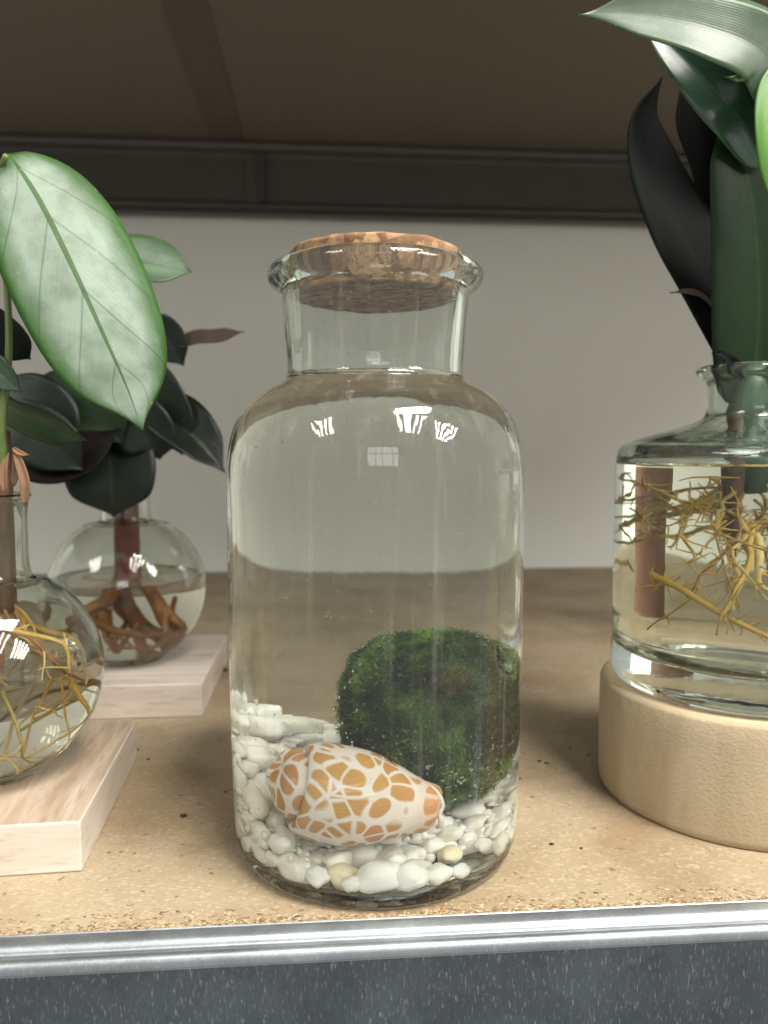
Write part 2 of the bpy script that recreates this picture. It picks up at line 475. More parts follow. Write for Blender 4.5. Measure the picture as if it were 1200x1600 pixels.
def catmull(pts, n):
    P = [np.array(p, dtype=float) for p in pts]
    if len(P) == 2:
        return [P[0] + (P[1] - P[0]) * i / (n - 1) for i in range(n)]
    P = [2 * P[0] - P[1]] + P + [2 * P[-1] - P[-2]]
    segs = len(P) - 3
    out = []
    for i in range(n):
        t = i / (n - 1) * segs
        k = min(int(t), segs - 1); u = t - k
        a, b, c, d = P[k:k + 4]
        out.append(0.5 * ((2 * b) + (c - a) * u + (2 * a - 5 * b + 4 * c - d) * u * u + (3 * b - a - 3 * c + d) * u ** 3))
    return out

def smooth_profile(prof, per=4):
    q = catmull(prof, (len(prof) - 1) * per + 1)
    return [(max(0.0, p[0]), p[1]) for p in q]

def lathe(prof, cx, cy_, segs=96, wob=None):
    vs, fs = [], []
    idx = []
    for (r, z) in prof:
        if r < 1e-4:
            idx.append([len(vs)]); vs.append((cx, cy_, z)); continue
        row = []
        for j in range(segs):
            t = 2 * math.pi * j / segs
            rr, zz = (r, z) if wob is None else wob(r, z, t)
            row.append(len(vs)); vs.append((cx + rr * math.cos(t), cy_ + rr * math.sin(t), zz))
        idx.append(row)
    for i in range(len(idx) - 1):
        a, b = idx[i], idx[i + 1]
        for j in range(segs):
            k = (j + 1) % segs
            if len(a) == 1 and len(b) == 1: continue
            if len(a) == 1: fs.append((a[0], b[k], b[j]))
            elif len(b) == 1: fs.append((a[j], a[k], b[0]))
            else: fs.append((a[j], a[k], b[k], b[j]))
    return vs, fs

def tube(pts, radii, sides=8, n=None, cap=True):
    n = n or max(6, len(pts) * 4)
    P = catmull(pts, n)
    rr = np.interp(np.linspace(0, 1, n), np.linspace(0, 1, len(radii)), radii)
    vs, fs = [], []
    up = np.array((0.13, 0.21, 0.97)); 
    for i in range(n):
        t = P[min(i + 1, n - 1)] - P[max(i - 1, 0)]
        t = t / (np.linalg.norm(t) + 1e-9)
        a = np.cross(t, up)
        if np.linalg.norm(a) < 0.1: a = np.cross(t, (1.0, 0.1, 0))
        a /= np.linalg.norm(a); b = np.cross(t, a)
        up = np.cross(a, t)
        for j in range(sides):
            th = 2 * math.pi * j / sides
            vs.append(P[i] + rr[i] * (a * math.cos(th) + b * math.sin(th)))
    for i in range(n - 1):
        for j in range(sides):
            k = (j + 1) % sides
            fs.append((i * sides + j, (i + 1) * sides + j, (i + 1) * sides + k, i * sides + k))
    if cap:
        fs.append(tuple(range(sides)))
        fs.append(tuple((n - 1) * sides + j for j in reversed(range(sides))))
    return vs, fs

def join(*vf):
    V, Fc = [], []
    for v, f in vf:
        o = len(V); V += list(v); Fc += [tuple(i + o for i in q) for q in f]
    return V, Fc

def box(x0, x1, y0, y1, z0, z1):
    v = [(x, y, z) for z in (z0, z1) for (x, y) in ((x0, y0), (x1, y0), (x1, y1), (x0, y1))]
    f = [(3, 2, 1, 0), (4, 5, 6, 7), (0, 1, 5, 4), (1, 2, 6, 5), (2, 3, 7, 6), (3, 0, 4, 7)]
    return v, f

def bevel(o, w, seg=2):
    m = o.modifiers.new("bevel", 'BEVEL'); m.width = w * CM; m.segments = seg; m.limit_method = 'ANGLE'
    return o

def extrude_x(prof, x0, x1, nx=2):
    vs, fs = [], []
    n = len(prof)
    for i in range(nx):
        x = x0 + (x1 - x0) * i / (nx - 1)
        vs += [(x, y, z) for (y, z) in prof]
    for i in range(nx - 1):
        for j in range(n - 1):
            fs.append((i * n + j, (i + 1) * n + j, (i + 1) * n + j + 1, i * n + j + 1))
    return vs, fs

def leaf(name, parent, mid, hw, mat, normal=(0.05, -1, 0.1), shape=(0.75, 0.8), fold=0.12, wave=0.0, tip=0.0, seed=0, thick=0.035, nu=34, nv=12, asym=1.0):
    P = catmull(mid, nu)
    rnd = random.Random(seed)
    ph = rnd.uniform(0, 6.28)
    nh = np.array(normal, dtype=float); nh /= np.linalg.norm(nh)
    vs, fs, uv = [], [], []
    for i in range(nu):
        v = i / (nu - 1)
        t = P[min(i + 1, nu - 1)] - P[max(i - 1, 0)]
        t /= np.linalg.norm(t) + 1e-9
        s = np.cross(nh, t); s /= np.linalg.norm(s) + 1e-9
        nn = np.cross(t, s)
        pe = min(1, max(0, (v - 0.72) / 0.28)); pe = pe * pe * (3 - 2 * pe)
        w = hw * max(0.0, math.sin(math.pi * min(1, max(0, v)) ** shape[0])) ** (shape[1] + (1.15 - shape[1]) * pe)
        w = max(w, 0.012)
        for j in range(nv + 1):
            u = -1 + 2 * j / nv
            ww = w * (asym if u > 0 else 1.0)
            off = fold * abs(u) * w + wave * math.sin(v * 11 + ph + (1.7 if u > 0 else 0)) * abs(u) ** 2 - tip * v ** 3
            vs.append(P[i] + s * u * ww + nn * off)
            uv.append((0.5 + 0.5 * u, v))
    for i in range(nu - 1):
        for j in range(nv):
            a = i * (nv + 1) + j
            fs.append((a, a + 1, a + nv + 2, a + nv + 1))
    o = make(name, vs, fs, mat, parent, uvs=uv)
    sol = o.modifiers.new("thickness", 'SOLIDIFY'); sol.thickness = thick * CM; sol.offset = 0
    return o

# ------------------------------------------------------------------ the setting: wall, two shelves
X0, X1 = -75, 85
make('back_wall', *box(X0 - 60, X1 + 60, 58.8, 61, -30, 110), 'wall', smooth=False)["kind"] = 'structure'
sb = make('shelf_board', *box(X0, X1, -5.02, 58.6, -1.8, 0), 'board', smooth=False); tag(sb, kind='structure')
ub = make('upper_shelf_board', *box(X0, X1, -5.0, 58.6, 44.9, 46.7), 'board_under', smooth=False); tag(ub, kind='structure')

# crumbly cut edge of the particle board: loose flakes along the front edge, too many to count
rng = random.Random(3)
V, Fc = [], []
for k in range(4200):
    x = rng.uniform(-16, 17)
    y = -5.0 + abs(rng.gauss(0, 0.17)) if rng.random() < 0.8 else -5.0 + rng.uniform(0, 0.9)
    if noise.noise((x * 0.8, 7.1, 0)) < -0.15 and rng.random() < 0.6: continue
    l, w, h = rng.uniform(0.02, 0.10), rng.uniform(0.012, 0.045), rng.uniform(0.006, 0.03)
    a = rng.uniform(-0.9, 0.9); ti = rng.uniform(-0.5, 0.5)
    c, s = math.cos(a), math.sin(a)
    o = len(V)
    for (px, py, pz) in ((-l, -w, 0), (l * 0.8, -w, 0), (l, w * 0.4, 0), (-l * 0.7, w, 0), (0, 0, h)):
        V.append((x + px * c - py * s, y + px * s + py * c, 0.004 + max(0, px * ti) + pz))
    Fc += [(o, o + 1, o + 4), (o + 1, o + 2, o + 4), (o + 2, o + 3, o + 4), (o + 3, o, o + 4)]
ch = make('wood_flakes', V, Fc, 'chip', sb, smooth=False); ch["kind"] = 'stuff'

# folded galvanised rail on the front edge
rail = thing('shelf_rail', (0, -5.6, -6), 'folded galvanised steel rail along the front edge of the shelf', 'rail')
prof = [(-5.03, -1.2), (-5.04, -0.02), (-5.07, 0.05), (-5.14, 0.09), (-5.30, 0.09), (-5.50, 0.05), (-5.60, -0.03), (-5.65, -0.11), (-5.74, -0.13), (-5.82, -0.09),
        (-5.92, -0.05), (-6.02, -0.05), (-6.10, -0.09), (-6.15, -0.17), (-6.165, -0.28), (-6.15, -0.38), (-6.12, -0.46), (-6.115, -3.0), (-6.115, -7.5)]
prof = [tuple(p) for p in catmull(prof, 90)]
sp_i = min(range(len(prof)), key=lambda i: abs(prof[i][1] + 0.46))
make('folded_lip', *extrude_x(prof[:sp_i + 1], X0, X1, 40), 'zinc_lip', rail)
make('front_face', *extrude_x(prof[sp_i:], X0, X1, 40), 'zinc', rail)

# steel beam under the back of the upper shelf
beam = thing('shelf_beam', (0, 57.0, 37.7), 'dull steel beam under the back edge of the upper shelf', 'beam')
bp = [(56.6, 44.86), (55.9, 44.86), (55.7, 44.75), (55.65, 44.4), (55.75, 44.05), (56.2, 43.9), (56.75, 43.85), (56.8, 43.5), (56.8, 39.2), (56.75, 38.9), (56.3, 38.75), (56.2, 38.55), (56.3, 38.35), (56.6, 38.25), (56.6, 38.05), (56.3, 37.95), (56.2, 37.8), (56.35, 37.65), (57.6, 37.6), (57.6, 44.86)]
make('web', *extrude_x(bp, X0, X1, 3), 'zinc_dull', beam, smooth=False)
make('beam_plate', *join(box(-8.1, -7.85, 56.0, 56.78, 38.9, 43.8), box(-9.6, -8.12, 56.55, 56.78, 38.9, 43.8)), 'zinc_dull', beam, smooth=False)  # small plates added on the beam at the end of the dark strip
band = make('dark_band', *box(-13.0, -9.75, -4.5, 55.6, 44.8, 44.88), 'band', loc=(-11.5, 25, 44.35), smooth=False)  # thin dark strip added along the seam under the upper board
tag(band, 'thin dark strip running front to back under the upper shelf', 'band')

# ------------------------------------------------------------------ the corked jar in the middle
jar_dry_outer = [(0, 0.16), (2.0, 0.16), (3.3, 0.14), (3.9, 0.06), (4.2, 0.0), (4.5, 0.02), (4.74, 0.17), (4.88, 0.55), (4.95, 1.2), (5.0, 3), (5.04, 7), (5.04, 11), (5.03, 12.7), (4.98, 13.4),
                 (4.86, 14.1), (4.6, 14.75), (4.2, 15.25), (3.75, 15.6), (3.32, 15.84), (3.06, 16.02), (2.97, 16.25), (2.98, 16.8), (3.05, 17.8), (3.11, 18.55), (3.18, 18.85),
                 (3.40, 19.02), (3.56, 19.2), (3.6, 19.42), (3.5, 19.62), (3.25, 19.76), (3.06, 19.77), (2.96, 19.68), (2.91, 19.4), (2.87, 19.0), (2.82, 18.5), (2.75, 17.5), (2.71, 16.4), (2.75, 15.86)]
jar_wet = [(0, 0.48), (2.5, 0.46), (3.7, 0.42), (4.2, 0.44), (4.5, 0.58), (4.67, 0.95), (4.74, 1.7), (4.77, 4.0), (4.79, 8), (4.79, 12.4), (4.73, 13.25), (4.60, 13.9), (4.33, 14.55), (3.97, 15.0), (3.55, 15.32), (3.1, 15.6), (2.75, 15.86)]
jar = thing('corked_jar', (0, 0, 0), 'tall clear glass jar with wide neck holding water, pebbles and a moss ball', 'jar')
v, f = lathe(smooth_profile(jar_dry_outer), 0, 0, 160)
make('glass_body', v, f, 'jar_glass', jar)
def water(name, wet, level, cx, cy_, mats, label, segs=128):
    side = smooth_profile(wet)
    rim = side[-1][0]
    top = [(rim, level), (rim - 0.03, level - 0.02), (rim - 0.12, level - 0.06), (rim - 0.3, level - 0.075), (rim * 0.5, level - 0.08), (0, level - 0.08)]
    v1, f1 = lathe(side + top[1:], cx, cy_, segs)
    o = make(name, v1, f1, mats, loc=(cx, cy_, wet[0][1]))
    nside = (len(side) - 1) * segs
    for i, p in enumerate(o.data.polygons):
        p.material_index = 0 if i < nside else 1
    return tag(o, label, 'water', kind='stuff')
water('water', jar_wet, 15.86, 0, 0, ['jar_wet', 'jar_water'], 'clear water filling the corked jar to its neck', 160)

# air bubbles clinging to the inside of the jar
rng = random.Random(71)
bm = bmesh.new(); bmesh.ops.create_icosphere(bm, subdivisions=2, radius=1)
sv = [np.array(q.co) for q in bm.verts]; sf = [tuple(x.index for x in q.verts) for q in bm.faces]
bm.free()
V, Fc = [], []
for k in range(120):
    a = rng.uniform(0, 2 * math.pi); z = rng.uniform(2.5, 13) if k < 70 else rng.uniform(13.6, 15.2)
    rr = 4.72 if z < 12.6 else np.interp(z, (12.6, 13.25, 13.9, 14.55, 15.0, 15.32), (4.7, 4.65, 4.52, 4.25, 3.88, 3.46))
    r = rng.uniform(0.012, 0.035)
    p = np.array((rr * math.cos(a), rr * math.sin(a), z))
    o = len(V); V += [p + q * r for q in sv]; Fc += [tuple(i + o for i in q) for q in sf]
jb = make('air_bubbles', V, Fc, 'bubble', jar); jb["kind"] = 'stuff'

# cork stopper
rng = random.Random(5)
def cork_w(r, z, t):
    n = noise.noise((math.cos(t) * 2.6, math.sin(t) * 2.6, z * 1.6)) * 0.025 + noise.noise((math.cos(t) * 9, math.sin(t) * 9, z * 5)) * 0.02
    return (r + n * min(1, r), z + noise.noise((r * math.cos(t) * 2, r * math.sin(t) * 2, 3 + z)) * 0.05)
cp = [(0, 18.72), (1.2, 18.72), (2.3, 18.72), (2.64, 18.73), (2.73, 18.78), (2.77, 18.9), (2.82, 19.4), (2.86, 19.66), (2.885, 19.85), (2.885, 20.0), (2.87, 20.10), (2.80, 20.17), (2.6, 20.21), (1.6, 20.23), (0.8, 20.23), (0, 20.23)]
v, f = lathe(smooth_profile(cp, 3), 0, 0, 120, cork_w)
tag(make('cork_stopper', v, f, 'cork', loc=(0, 0, 18.72)), 'brown granulated cork stopper pushed into the jar mouth', 'cork')

# moss ball
BC = np.array((1.5, -0.2, 4.88)); BR = np.array((2.42, 2.35, 2.72))
ball = thing('moss_ball', (BC[0], BC[1], BC[2] - BR[2]), 'fuzzy dark green moss ball resting on pebbles in the jar', 'moss ball')
bm = bmesh.new()
bmesh.ops.create_icosphere(bm, subdivisions=5, radius=1)
bv = []
def ball_pt(d):
    d = np.array(d)
    k = 1 + 0.08 * noise.noise(tuple(d * 1.7 + 4.0)) + 0.05 * noise.noise(tuple(d * 4.1)) + 0.025 * noise.noise(tuple(d * 9.0))
    p = np.sign(d) * np.abs(d) ** 0.86      # slightly squared outline
    return BC + BR * p * k
for q in bm.verts:
    bv.append(ball_pt(q.co.normalized()))
make('body', bv, [tuple(x.index for x in q.verts) for q in bm.faces], 'moss_core', ball)
bm.free()
rng = random.Random(11)
V, Fc = [], []
def unit():
    z = rng.uniform(-1, 1); t = rng.uniform(0, 2 * math.pi); s = math.sqrt(1 - z * z)
    return np.array((s * math.cos(t), s * math.sin(t), z))
for k in range(42000):
    d = unit()
    p = ball_pt(d)
    l = rng.uniform(0.10, 0.26) * (1.6 if rng.random() < 0.06 else 1)
    cl = np.array((noise.noise(tuple(d * 6 + 1.0)), noise.noise(tuple(d * 6 + 7.0)), noise.noise(tuple(d * 6 + 13.0))))
    g = d * 0.75 + unit() * 0.5 + cl * 1.3; g /= np.linalg.norm(g)
    s = np.cross(g, unit()); s /= np.linalg.norm(s) + 1e-6
    w = rng.uniform(0.007, 0.013)
    o = len(V)
    m_ = p + g * l * 0.55 + unit() * 0.02
    V += [p - s * w, p + s * w, m_ + s * w * 0.8, m_ - s * w * 0.8, p + g * l + unit() * 0.03 + np.array((0, 0, -0.02))]
    Fc += [(o, o + 1, o + 2, o + 3), (o + 3, o + 2, o + 4)]
th = make('fine_threads', V, Fc, 'moss', ball); th["kind"] = 'stuff'
# air bubbles caught in the moss
V, Fc = [], []
bm = bmesh.new(); bmesh.ops.create_icosphere(bm, subdivisions=2, radius=1)
sv = [np.array(q.co) for q in bm.verts]; sf = [tuple(x.index for x in q.verts) for q in bm.faces]
bm.free()
for k in range(380):
    d = unit()
    if d[1] > 0.1: d[1] = -d[1]
    if rng.random() < 0.5: d[2] = -abs(d[2]) * 0.7
    d /= np.linalg.norm(d)
    p = ball_pt(d) + d * rng.uniform(0.08, 0.2)
    r = rng.uniform(0.025, 0.075)
    o = len(V); V += [p + q * r for q in sv]; Fc += [tuple(i + o for i in q) for q in sf]
ab = make('air_bubbles', V, Fc, 'bubble', ball); ab["kind"] = 'stuff'

# spotted sea shell lying in front of the ball
SC = np.array((-0.55, -2.62, 2.92))
shell = thing('sea_shell', tuple(SC - np.array((0, 0, 1.6))), 'white sea shell with orange brown spots lying on the pebbles in the jar', 'shell')
Rm = Matrix.Rotation(R(0), 3, 'Z') @ Matrix.Rotation(R(12), 3, 'Y')
def place(p): return tuple(SC + np.array(Rm @ Vector(p)))
def whorl(prof, segs, grow, start, zoff=None):
    vs, fs, zone = [], [], []
    for (ax, r, zn) in prof:
        for j in range(segs + 1):
            t = start + 2 * math.pi * j / segs
            g = 1 + grow * (j / segs) 
            rr = r * g
            vs.append(place((ax - 0.18 * (j / segs), rr * 0.92 * math.cos(t), rr * 0.95 * math.sin(t)))); zone.append(zn)
    n = segs + 1
    for i in range(len(prof) - 1):
        for j in range(segs):
            fs.append((i * n + j, (i + 1) * n + j, (i + 1) * n + j + 1, i * n + j + 1))
        fs.append((i * n + segs, (i + 1) * n + segs, (i + 1) * n, i * n))
    return vs, fs, zone
def zoned(o, z):
    a = o.data.attributes.new("zone", 'FLOAT', 'POINT'); a.data.foreach_set("value", np.array(z, dtype=np.float32))
bprof = [(-1.58, 0.9, 0.0), (-1.70, 1.12, 0.0), (-1.72, 1.28, 0.0), (-1.60, 1.42, 0.0), (-1.2, 1.53, 0.0), (-0.7, 1.54, 0.0), (-0.2, 1.52, 0.0), (0.3, 1.42, 0.0), (0.8, 1.22, 0.0), (1.2, 1.04, 0.0), (1.45, 0.92, 0.05), (1.65, 0.84, 0.2), (1.9, 0.78, 0.4), (2.08, 0.70, 0.5), (2.22, 0.54, 0.5), (2.16, 0.42, 0.5), (1.9, 0.36, 0.6), (1.2, 0.3, 0.8)]
q = catmull([np.array(p) for p in bprof], 64)
v, f, z = whorl([tuple(p) for p in q], 72, 0.09, R(310))
zoned(make('body_whorl', v, f, 'shell', shell), z)
sprof = [(-2.72, 0.02, 0.0), (-2.69, 0.18, 0.0), (-2.60, 0.38, 0.0), (-2.48, 0.52, 0.1), (-2.45, 0.58, 0.1), (-2.36, 0.80, 0.0), (-2.18, 0.98, 0.0), (-1.95, 1.08, 0.0), (-1.7, 1.10, 0.0), (-1.35, 1.0, 0.1)]
q = catmull([np.array(p) for p in sprof], 32)
v, f, z = whorl([tuple(p) for p in q], 64, 0.06, R(80))
zoned(make('spire', v, f, 'shell', shell), z)
lip = [place(p) for p in ((1.55, 0.0, 0.80), (1.85, -0.25, 0.68), (2.1, -0.38, 0.45), (2.22, -0.40, 0.2), (2.16, -0.42, 0.0), (2.26, -0.40, -0.2), (2.3, -0.3, -0.42), (2.2, -0.1, -0.55))]
make('outer_lip', *tube(lip, [0.02, 0.06, 0.08, 0.08, 0.07, 0.10, 0.10, 0.05], 12, 50), 'shell_lip', shell)

# white pebbles: dropped one after the other until the bed has the height of the photograph's
rng = random.Random(21)
bm = bmesh.new(); bmesh.ops.create_icosphere(bm, subdivisions=3, radius=1)
pv = [np.array(q.co) for q in bm.verts]; pf = [tuple(x.index for x in q.verts) for q in bm.faces]
bm.free()
peb_mesh = []
for k in range(16):
    me = bpy.data.meshes.new('pebble')
    sx, sy, sz = rng.uniform(0.98, 1.5), rng.uniform(0.85, 1.12), rng.uniform(0.62, 0.95)
    vs = []
    for d in pv:
        n = 0.26 * noise.noise(tuple(d * 1.2 + k * 5.3)) + 0.11 * noise.noise(tuple(d * 2.6 + k * 3.1)) + 0.03 * noise.noise(tuple(d * 6.0 + k))
        p = np.sign(d) * np.abs(d) ** 0.9
        vs.append(tuple(p * np.array((sx, sy, sz)) * (1 + n) * CM))
    me.from_pydata(vs, [], pf); me.materials.append(M['pebble'])
    me.polygons.foreach_set("use_smooth", [True] * len(me.polygons))
    peb_mesh.append(me)
def bed(x, y):
    back = min(1, max(0, (y + 2.2) / 5.2))
    h = 1.25 + back * (2.1 - 0.34 * x)
    hole = math.exp(-(((x - 2.3) / 0.95) ** 2 + ((y + 2.7) / 0.75) ** 2))
    if x < -2: h += (-2 - x) * 0.45
    return h - 1.3 * hole
obst = [(BC[0], BC[1], BC[2], 2.3)]
for a_, r_ in ((-2.0, 0.95), (-1.2, 1.35), (-0.4, 1.45), (0.4, 1.3), (1.1, 0.9), (1.8, 0.6)):
    p = place((a_, 0, 0)); obst.append((p[0], p[1], p[2], r_))
S = np.array(obst)
pebs = []
fails = 0
while len(pebs) < 298 and fails < 420:
    r = rng.uniform(0.29, 0.44) if len(pebs) < 215 else rng.uniform(0.22, 0.33)
    best = None
    for _ in range(26):
        a = rng.uniform(0, 2 * math.pi); q = (4.68 - r) * math.sqrt(rng.random())
        if rng.random() < 0.4: q = 4.68 - r - rng.random() * 0.15
        x, y = q * math.cos(a), q * math.sin(a)
        h = bed(x, y)
        zz = 0.46 + r * 0.80 + max(0, math.hypot(x, y) + r - 4.35) * 0.5
        dd = (S[:, 0] - x) ** 2 + (S[:, 1] - y) ** 2
        rr = (S[:, 3] + r * 0.97) ** 2
        hit = dd < rr
        blocked = False
        if hit.any():
            up_ = S[hit, 2] + np.sqrt(rr[hit] - dd[hit])
            lo_ = S[hit, 2] - np.sqrt(rr[hit] - dd[hit])
            order = np.argsort(lo_)
            for i in order:               # lowest free gap
                if zz > lo_[i] and zz < up_[i]: zz = up_[i]
            big = np.nonzero(hit[:len(obst)])[0]
            for b_ in big:
                if zz > S[b_, 2]: blocked = True
        if blocked or zz > h - r * 0.3: continue
        sc_ = zz - h
        if best is None or sc_ < best[0]: best = (sc_, x, y, zz)
    if best is None:
        fails += 1; continue
    _, x, y, zz = best
    pebs.append((x, y, zz, r)); S = np.vstack([S, (x, y, zz, r)])
# small chips and grit between the pebbles
V, Fc = [], []
bm = bmesh.new(); bmesh.ops.create_icosphere(bm, subdivisions=2, radius=1)
gv = [np.array(q.co) for q in bm.verts]; gf = [tuple(x.index for x in q.verts) for q in bm.faces]
bm.free()
n_chip = 0
for _ in range(14000):
    if n_chip >= 1700: break
    a = rng.uniform(0, 2 * math.pi); r = rng.uniform(0.10, 0.19)
    q = (4.66 - r) * math.sqrt(rng.random())
    x, y = q * math.cos(a), q * math.sin(a)
    top = bed(x, y) - 0.25
    if top < 1.0: continue
    zz = rng.uniform(0.52 + r * 0.5, top)
    if q + r > 4.4 and zz < 1.2: continue
    dd = np.sqrt(((S[:, :3] - np.array((x, y, zz))) ** 2).sum(1)) - S[:, 3] * 0.85 - r * 0.5
    if dd.min() < 0: continue
    n_chip += 1
    o = len(V); k = rng.uniform(0, 40)
    sc3 = np.array((rng.uniform(0.8, 1.4), rng.uniform(0.8, 1.3), rng.uniform(0.7, 1.1))) * r
    V += [np.array((x, y, zz)) + d * sc3 * (1 + 0.35 * noise.noise(tuple(d * 1.4 + k))) for d in gv]
    Fc += [tuple(i + o for i in q_) for q_ in gf]
tag(make('white_grit', V, Fc, 'pebble', loc=(0, 0, 0.46)), 'small white chips filling the gaps between the pebbles in the jar', 'grit', kind='stuff')
for (x, y, zz, r) in pebs:
    o = bpy.data.objects.new('pebble', rng.choice(peb_mesh))
    o.location = Vector((x, y, zz)) * CM
    k = r * rng.uniform(0.98, 1.1)
    o.scale = (k, k, k)
    out = math.atan2(y, x)
    if math.hypot(x, y) > 3.6:
        o.rotation_euler = (rng.gauss(0, 0.25), rng.gauss(0, 0.3), out + math.pi / 2 + rng.gauss(0, 0.25))
    else:
        o.rotation_euler = (rng.gauss(0, 0.35), rng.gauss(0, 0.35), rng.uniform(0, 6.3))
    col.objects.link(o)
    tag(o, 'smooth white pebble at the bottom of the corked jar', 'pebble', 'white pebbles in the corked jar')

# ------------------------------------------------------------------ wood blocks and vases on the left
def wood_block(x0, x1, y0, y1, h, top, label, rot=0):
    cx, cy_ = (x0 + x1) / 2, (y0 + y1) / 2
    o = make('wood_block', *box(x0, x1, y0, y1, 0.004, h), ['block_side', top], loc=(cx, cy_, 0), smooth=False)
    o.data.polygons[1].material_index = 1
    o.rotation_euler.z = rot
    bevel(o, 0.07, 3)
    return tag(o, label, 'wood block', 'square wood blocks under the globe vases')
wood_block(-19.35, -9.9, -1.95, 7.3, 1.72, 'block_top', 'square wood block with brown grained top under the nearer globe vase', R(2.6))
wood_block(-17.9, -8.05, 12.55, 22.9, 1.75, 'block_top_far', 'square pale wood block under the globe vase standing farther back')

def globe_vase(cx, cy_, z0, rad, level_k, neck, label, wlabel):
    zc = z0 + rad * 0.95
    ztop = zc + rad * 0.98
    g = [(0, z0 + 0.16), (rad * 0.3, z0 + 0.12), (rad * 0.42, z0 + 0.02)]
    for a in range(-58, 66, 9):
        g.append((rad * math.cos(R(a)), zc + rad * math.sin(R(a))))
    g += [(neck + 0.12, ztop - 0.35), (neck, ztop + 0.15), (neck - 0.02, ztop + 1.4), (neck + 0.02, ztop + 2.3), (neck + 0.12, ztop + 2.6), (neck + 0.10, ztop + 2.72), (neck - 0.05, ztop + 2.7), (neck - 0.16, ztop + 2.5),
          (neck - 0.18, ztop + 1.4), (neck - 0.17, ztop + 0.2), (neck - 0.05, ztop - 0.4)]
    ri = rad - 0.2
    al = math.degrees(math.asin(level_k))
    wet = [(0, z0 + 0.42), (rad * 0.3, z0 + 0.38)]
    for a in np.linspace(-60, al, 16):
        wet.append((ri * math.cos(R(a)), zc + ri * math.sin(R(a))))
    dry = []
    for a in np.linspace(64, al, 9):
        dry.append((ri * math.cos(R(a)), zc + ri * math.sin(R(a))))
    o = thing('globe_vase', (cx, cy_, z0), label, 'vase', 'globe vases with rooted cuttings')
    v, f = lathe(smooth_profile(g + dry, 3), cx, cy_, 110)
    make('glass_body', v, f, 'vase_glass', o)
    water('water', wet, wet[-1][1], cx, cy_, ['vase_wet', 'vase_water'], wlabel, 110)
    return zc, wet[-1][1], ztop
VA = (-14.1, 2.55); VB = (-12.85, 17.6)
zcA, lvA, ztA = globe_vase(*VA, 1.73, 3.95, 0.10, 1.45, 'globe vase with golden roots in it at the left edge of the picture', 'water in the globe vase with golden roots')
zcB, lvB, ztB = globe_vase(*VB, 1.76, 4.28, 0.18, 1.32, 'globe vase with thick brown roots, behind the nearer vase', 'water in the globe vase with thick brown roots')

def root_path(p0, d, length, n, wander, c, rad, zlo, zhi, rng, grav=0.25):
    pts = [np.array(p0, dtype=float)]
    d = np.array(d, dtype=float); d /= np.linalg.norm(d)
    st = length / n
    for i in range(n):
        d = d + np.array((rng.gauss(0, wander), rng.gauss(0, wander), rng.gauss(0, wander * 0.7) - grav * 0.3))
        d /= np.linalg.norm(d)
        p = pts[-1] + d * st
        # stay inside the glass
        dx, dy = p[0] - c[0], p[1] - c[1]
        if rad[0] == 'sphere':
            v = np.array((dx, dy, p[2] - c[2])); l = np.linalg.norm(v)
            if l > rad[1] and p[2] < c[2] + rad[1] * 0.8:
                p = np.array(c) + v / l * rad[1]
                nn = v / l; d = d - nn * max(0, d @ nn) * 1.1; d /= np.linalg.norm(d) + 1e-6
        else:
            l = math.hypot(dx, dy)
            if l > rad[1]:
                p[0] = c[0] + dx / l * rad[1]; p[1] = c[1] + dy / l * rad[1]
                nn = np.array((dx / l, dy / l, 0)); d = d - nn * max(0, d @ nn) * 1.1; d /= np.linalg.norm(d) + 1e-6
            p[2] = min(zhi, max(zlo, p[2]))
        pts.append(p)
    return pts

# plant in the nearer vase: silver leaf, golden roots
pa = thing('silver_leaf_plant', (VA[0], VA[1], lvA), 'cutting with one big silvery green leaf, in the nearer globe vase', 'plant')
rng = random.Random(8)
cA = (VA[0], VA[1], zcA)
for k in range(24):
    a = rng.uniform(0, 6.28)
    p0 = (VA[0] + 0.55 * math.cos(a), VA[1] + 0.55 * math.sin(a), ztA - 0.4 - rng.uniform(0, 1.2))
    pts = root_path(p0, (math.cos(a) * 0.5, math.sin(a) * 0.5, -1), rng.uniform(6, 10.5), 9, 0.33, cA, ('sphere', 3.4), 2.4, 99, rng, 0.12)
    r0 = rng.uniform(0.045, 0.13)
    rt = make('root', *tube(pts, [r0, r0 * 0.9, r0 * 0.6, 0.03], 7, 34), rng.choice(('root_gold', 'root_gold', 'root_pale', 'root_olive', 'root_brown')), pa)
    br = []
    for b in range(3):
        i = rng.randint(2, 8)
        q = root_path(pts[i], (rng.gauss(0, 1), rng.gauss(0, 1), rng.gauss(0, 0.6)), rng.uniform(0.6, 1.6), 4, 0.4, cA, ('sphere', 3.45), 2.4, 99, rng)
        br.append(tube(q, [0.045, 0.02], 5, 10))
    make('rootlet', *join(*br), 'root_pale', rt)
for k, (dx, dy, r0) in enumerate(((0.75, -0.25, 0.30), (0.35, -0.55, 0.30), (0.6, 0.45, 0.28), (0.0, 0.3, 0.33))):
    make('stem', *tube([(VA[0] + dx * 0.9, VA[1] + dy, ztA - 1.6), (VA[0] + dx, VA[1] + dy, ztA + 1.0), (VA[0] + dx * 1.1, VA[1] + dy, ztA + 3.6), (VA[0] + dx * 1.2, VA[1] + dy, ztA + 5.0)], [r0 * 1.1, r0, r0 * 0.8, r0 * 0.5], 10, 24), 'stem_dark', pa)
make('stem', *tube([(-13.17, 2.10, 12.71), (-13.13, 2.00, 13.73), (-13.06, 1.90, 14.63), (-12.77, 2.00, 17.20), (-12.87, 2.20, 19.99), (-12.95, 1.60, 22.41), (-12.06, 0.60, 23.27)], [0.15, 0.15, 0.14, 0.12, 0.11, 0.10, 0.10], 10, 50), 'stem_green', pa)
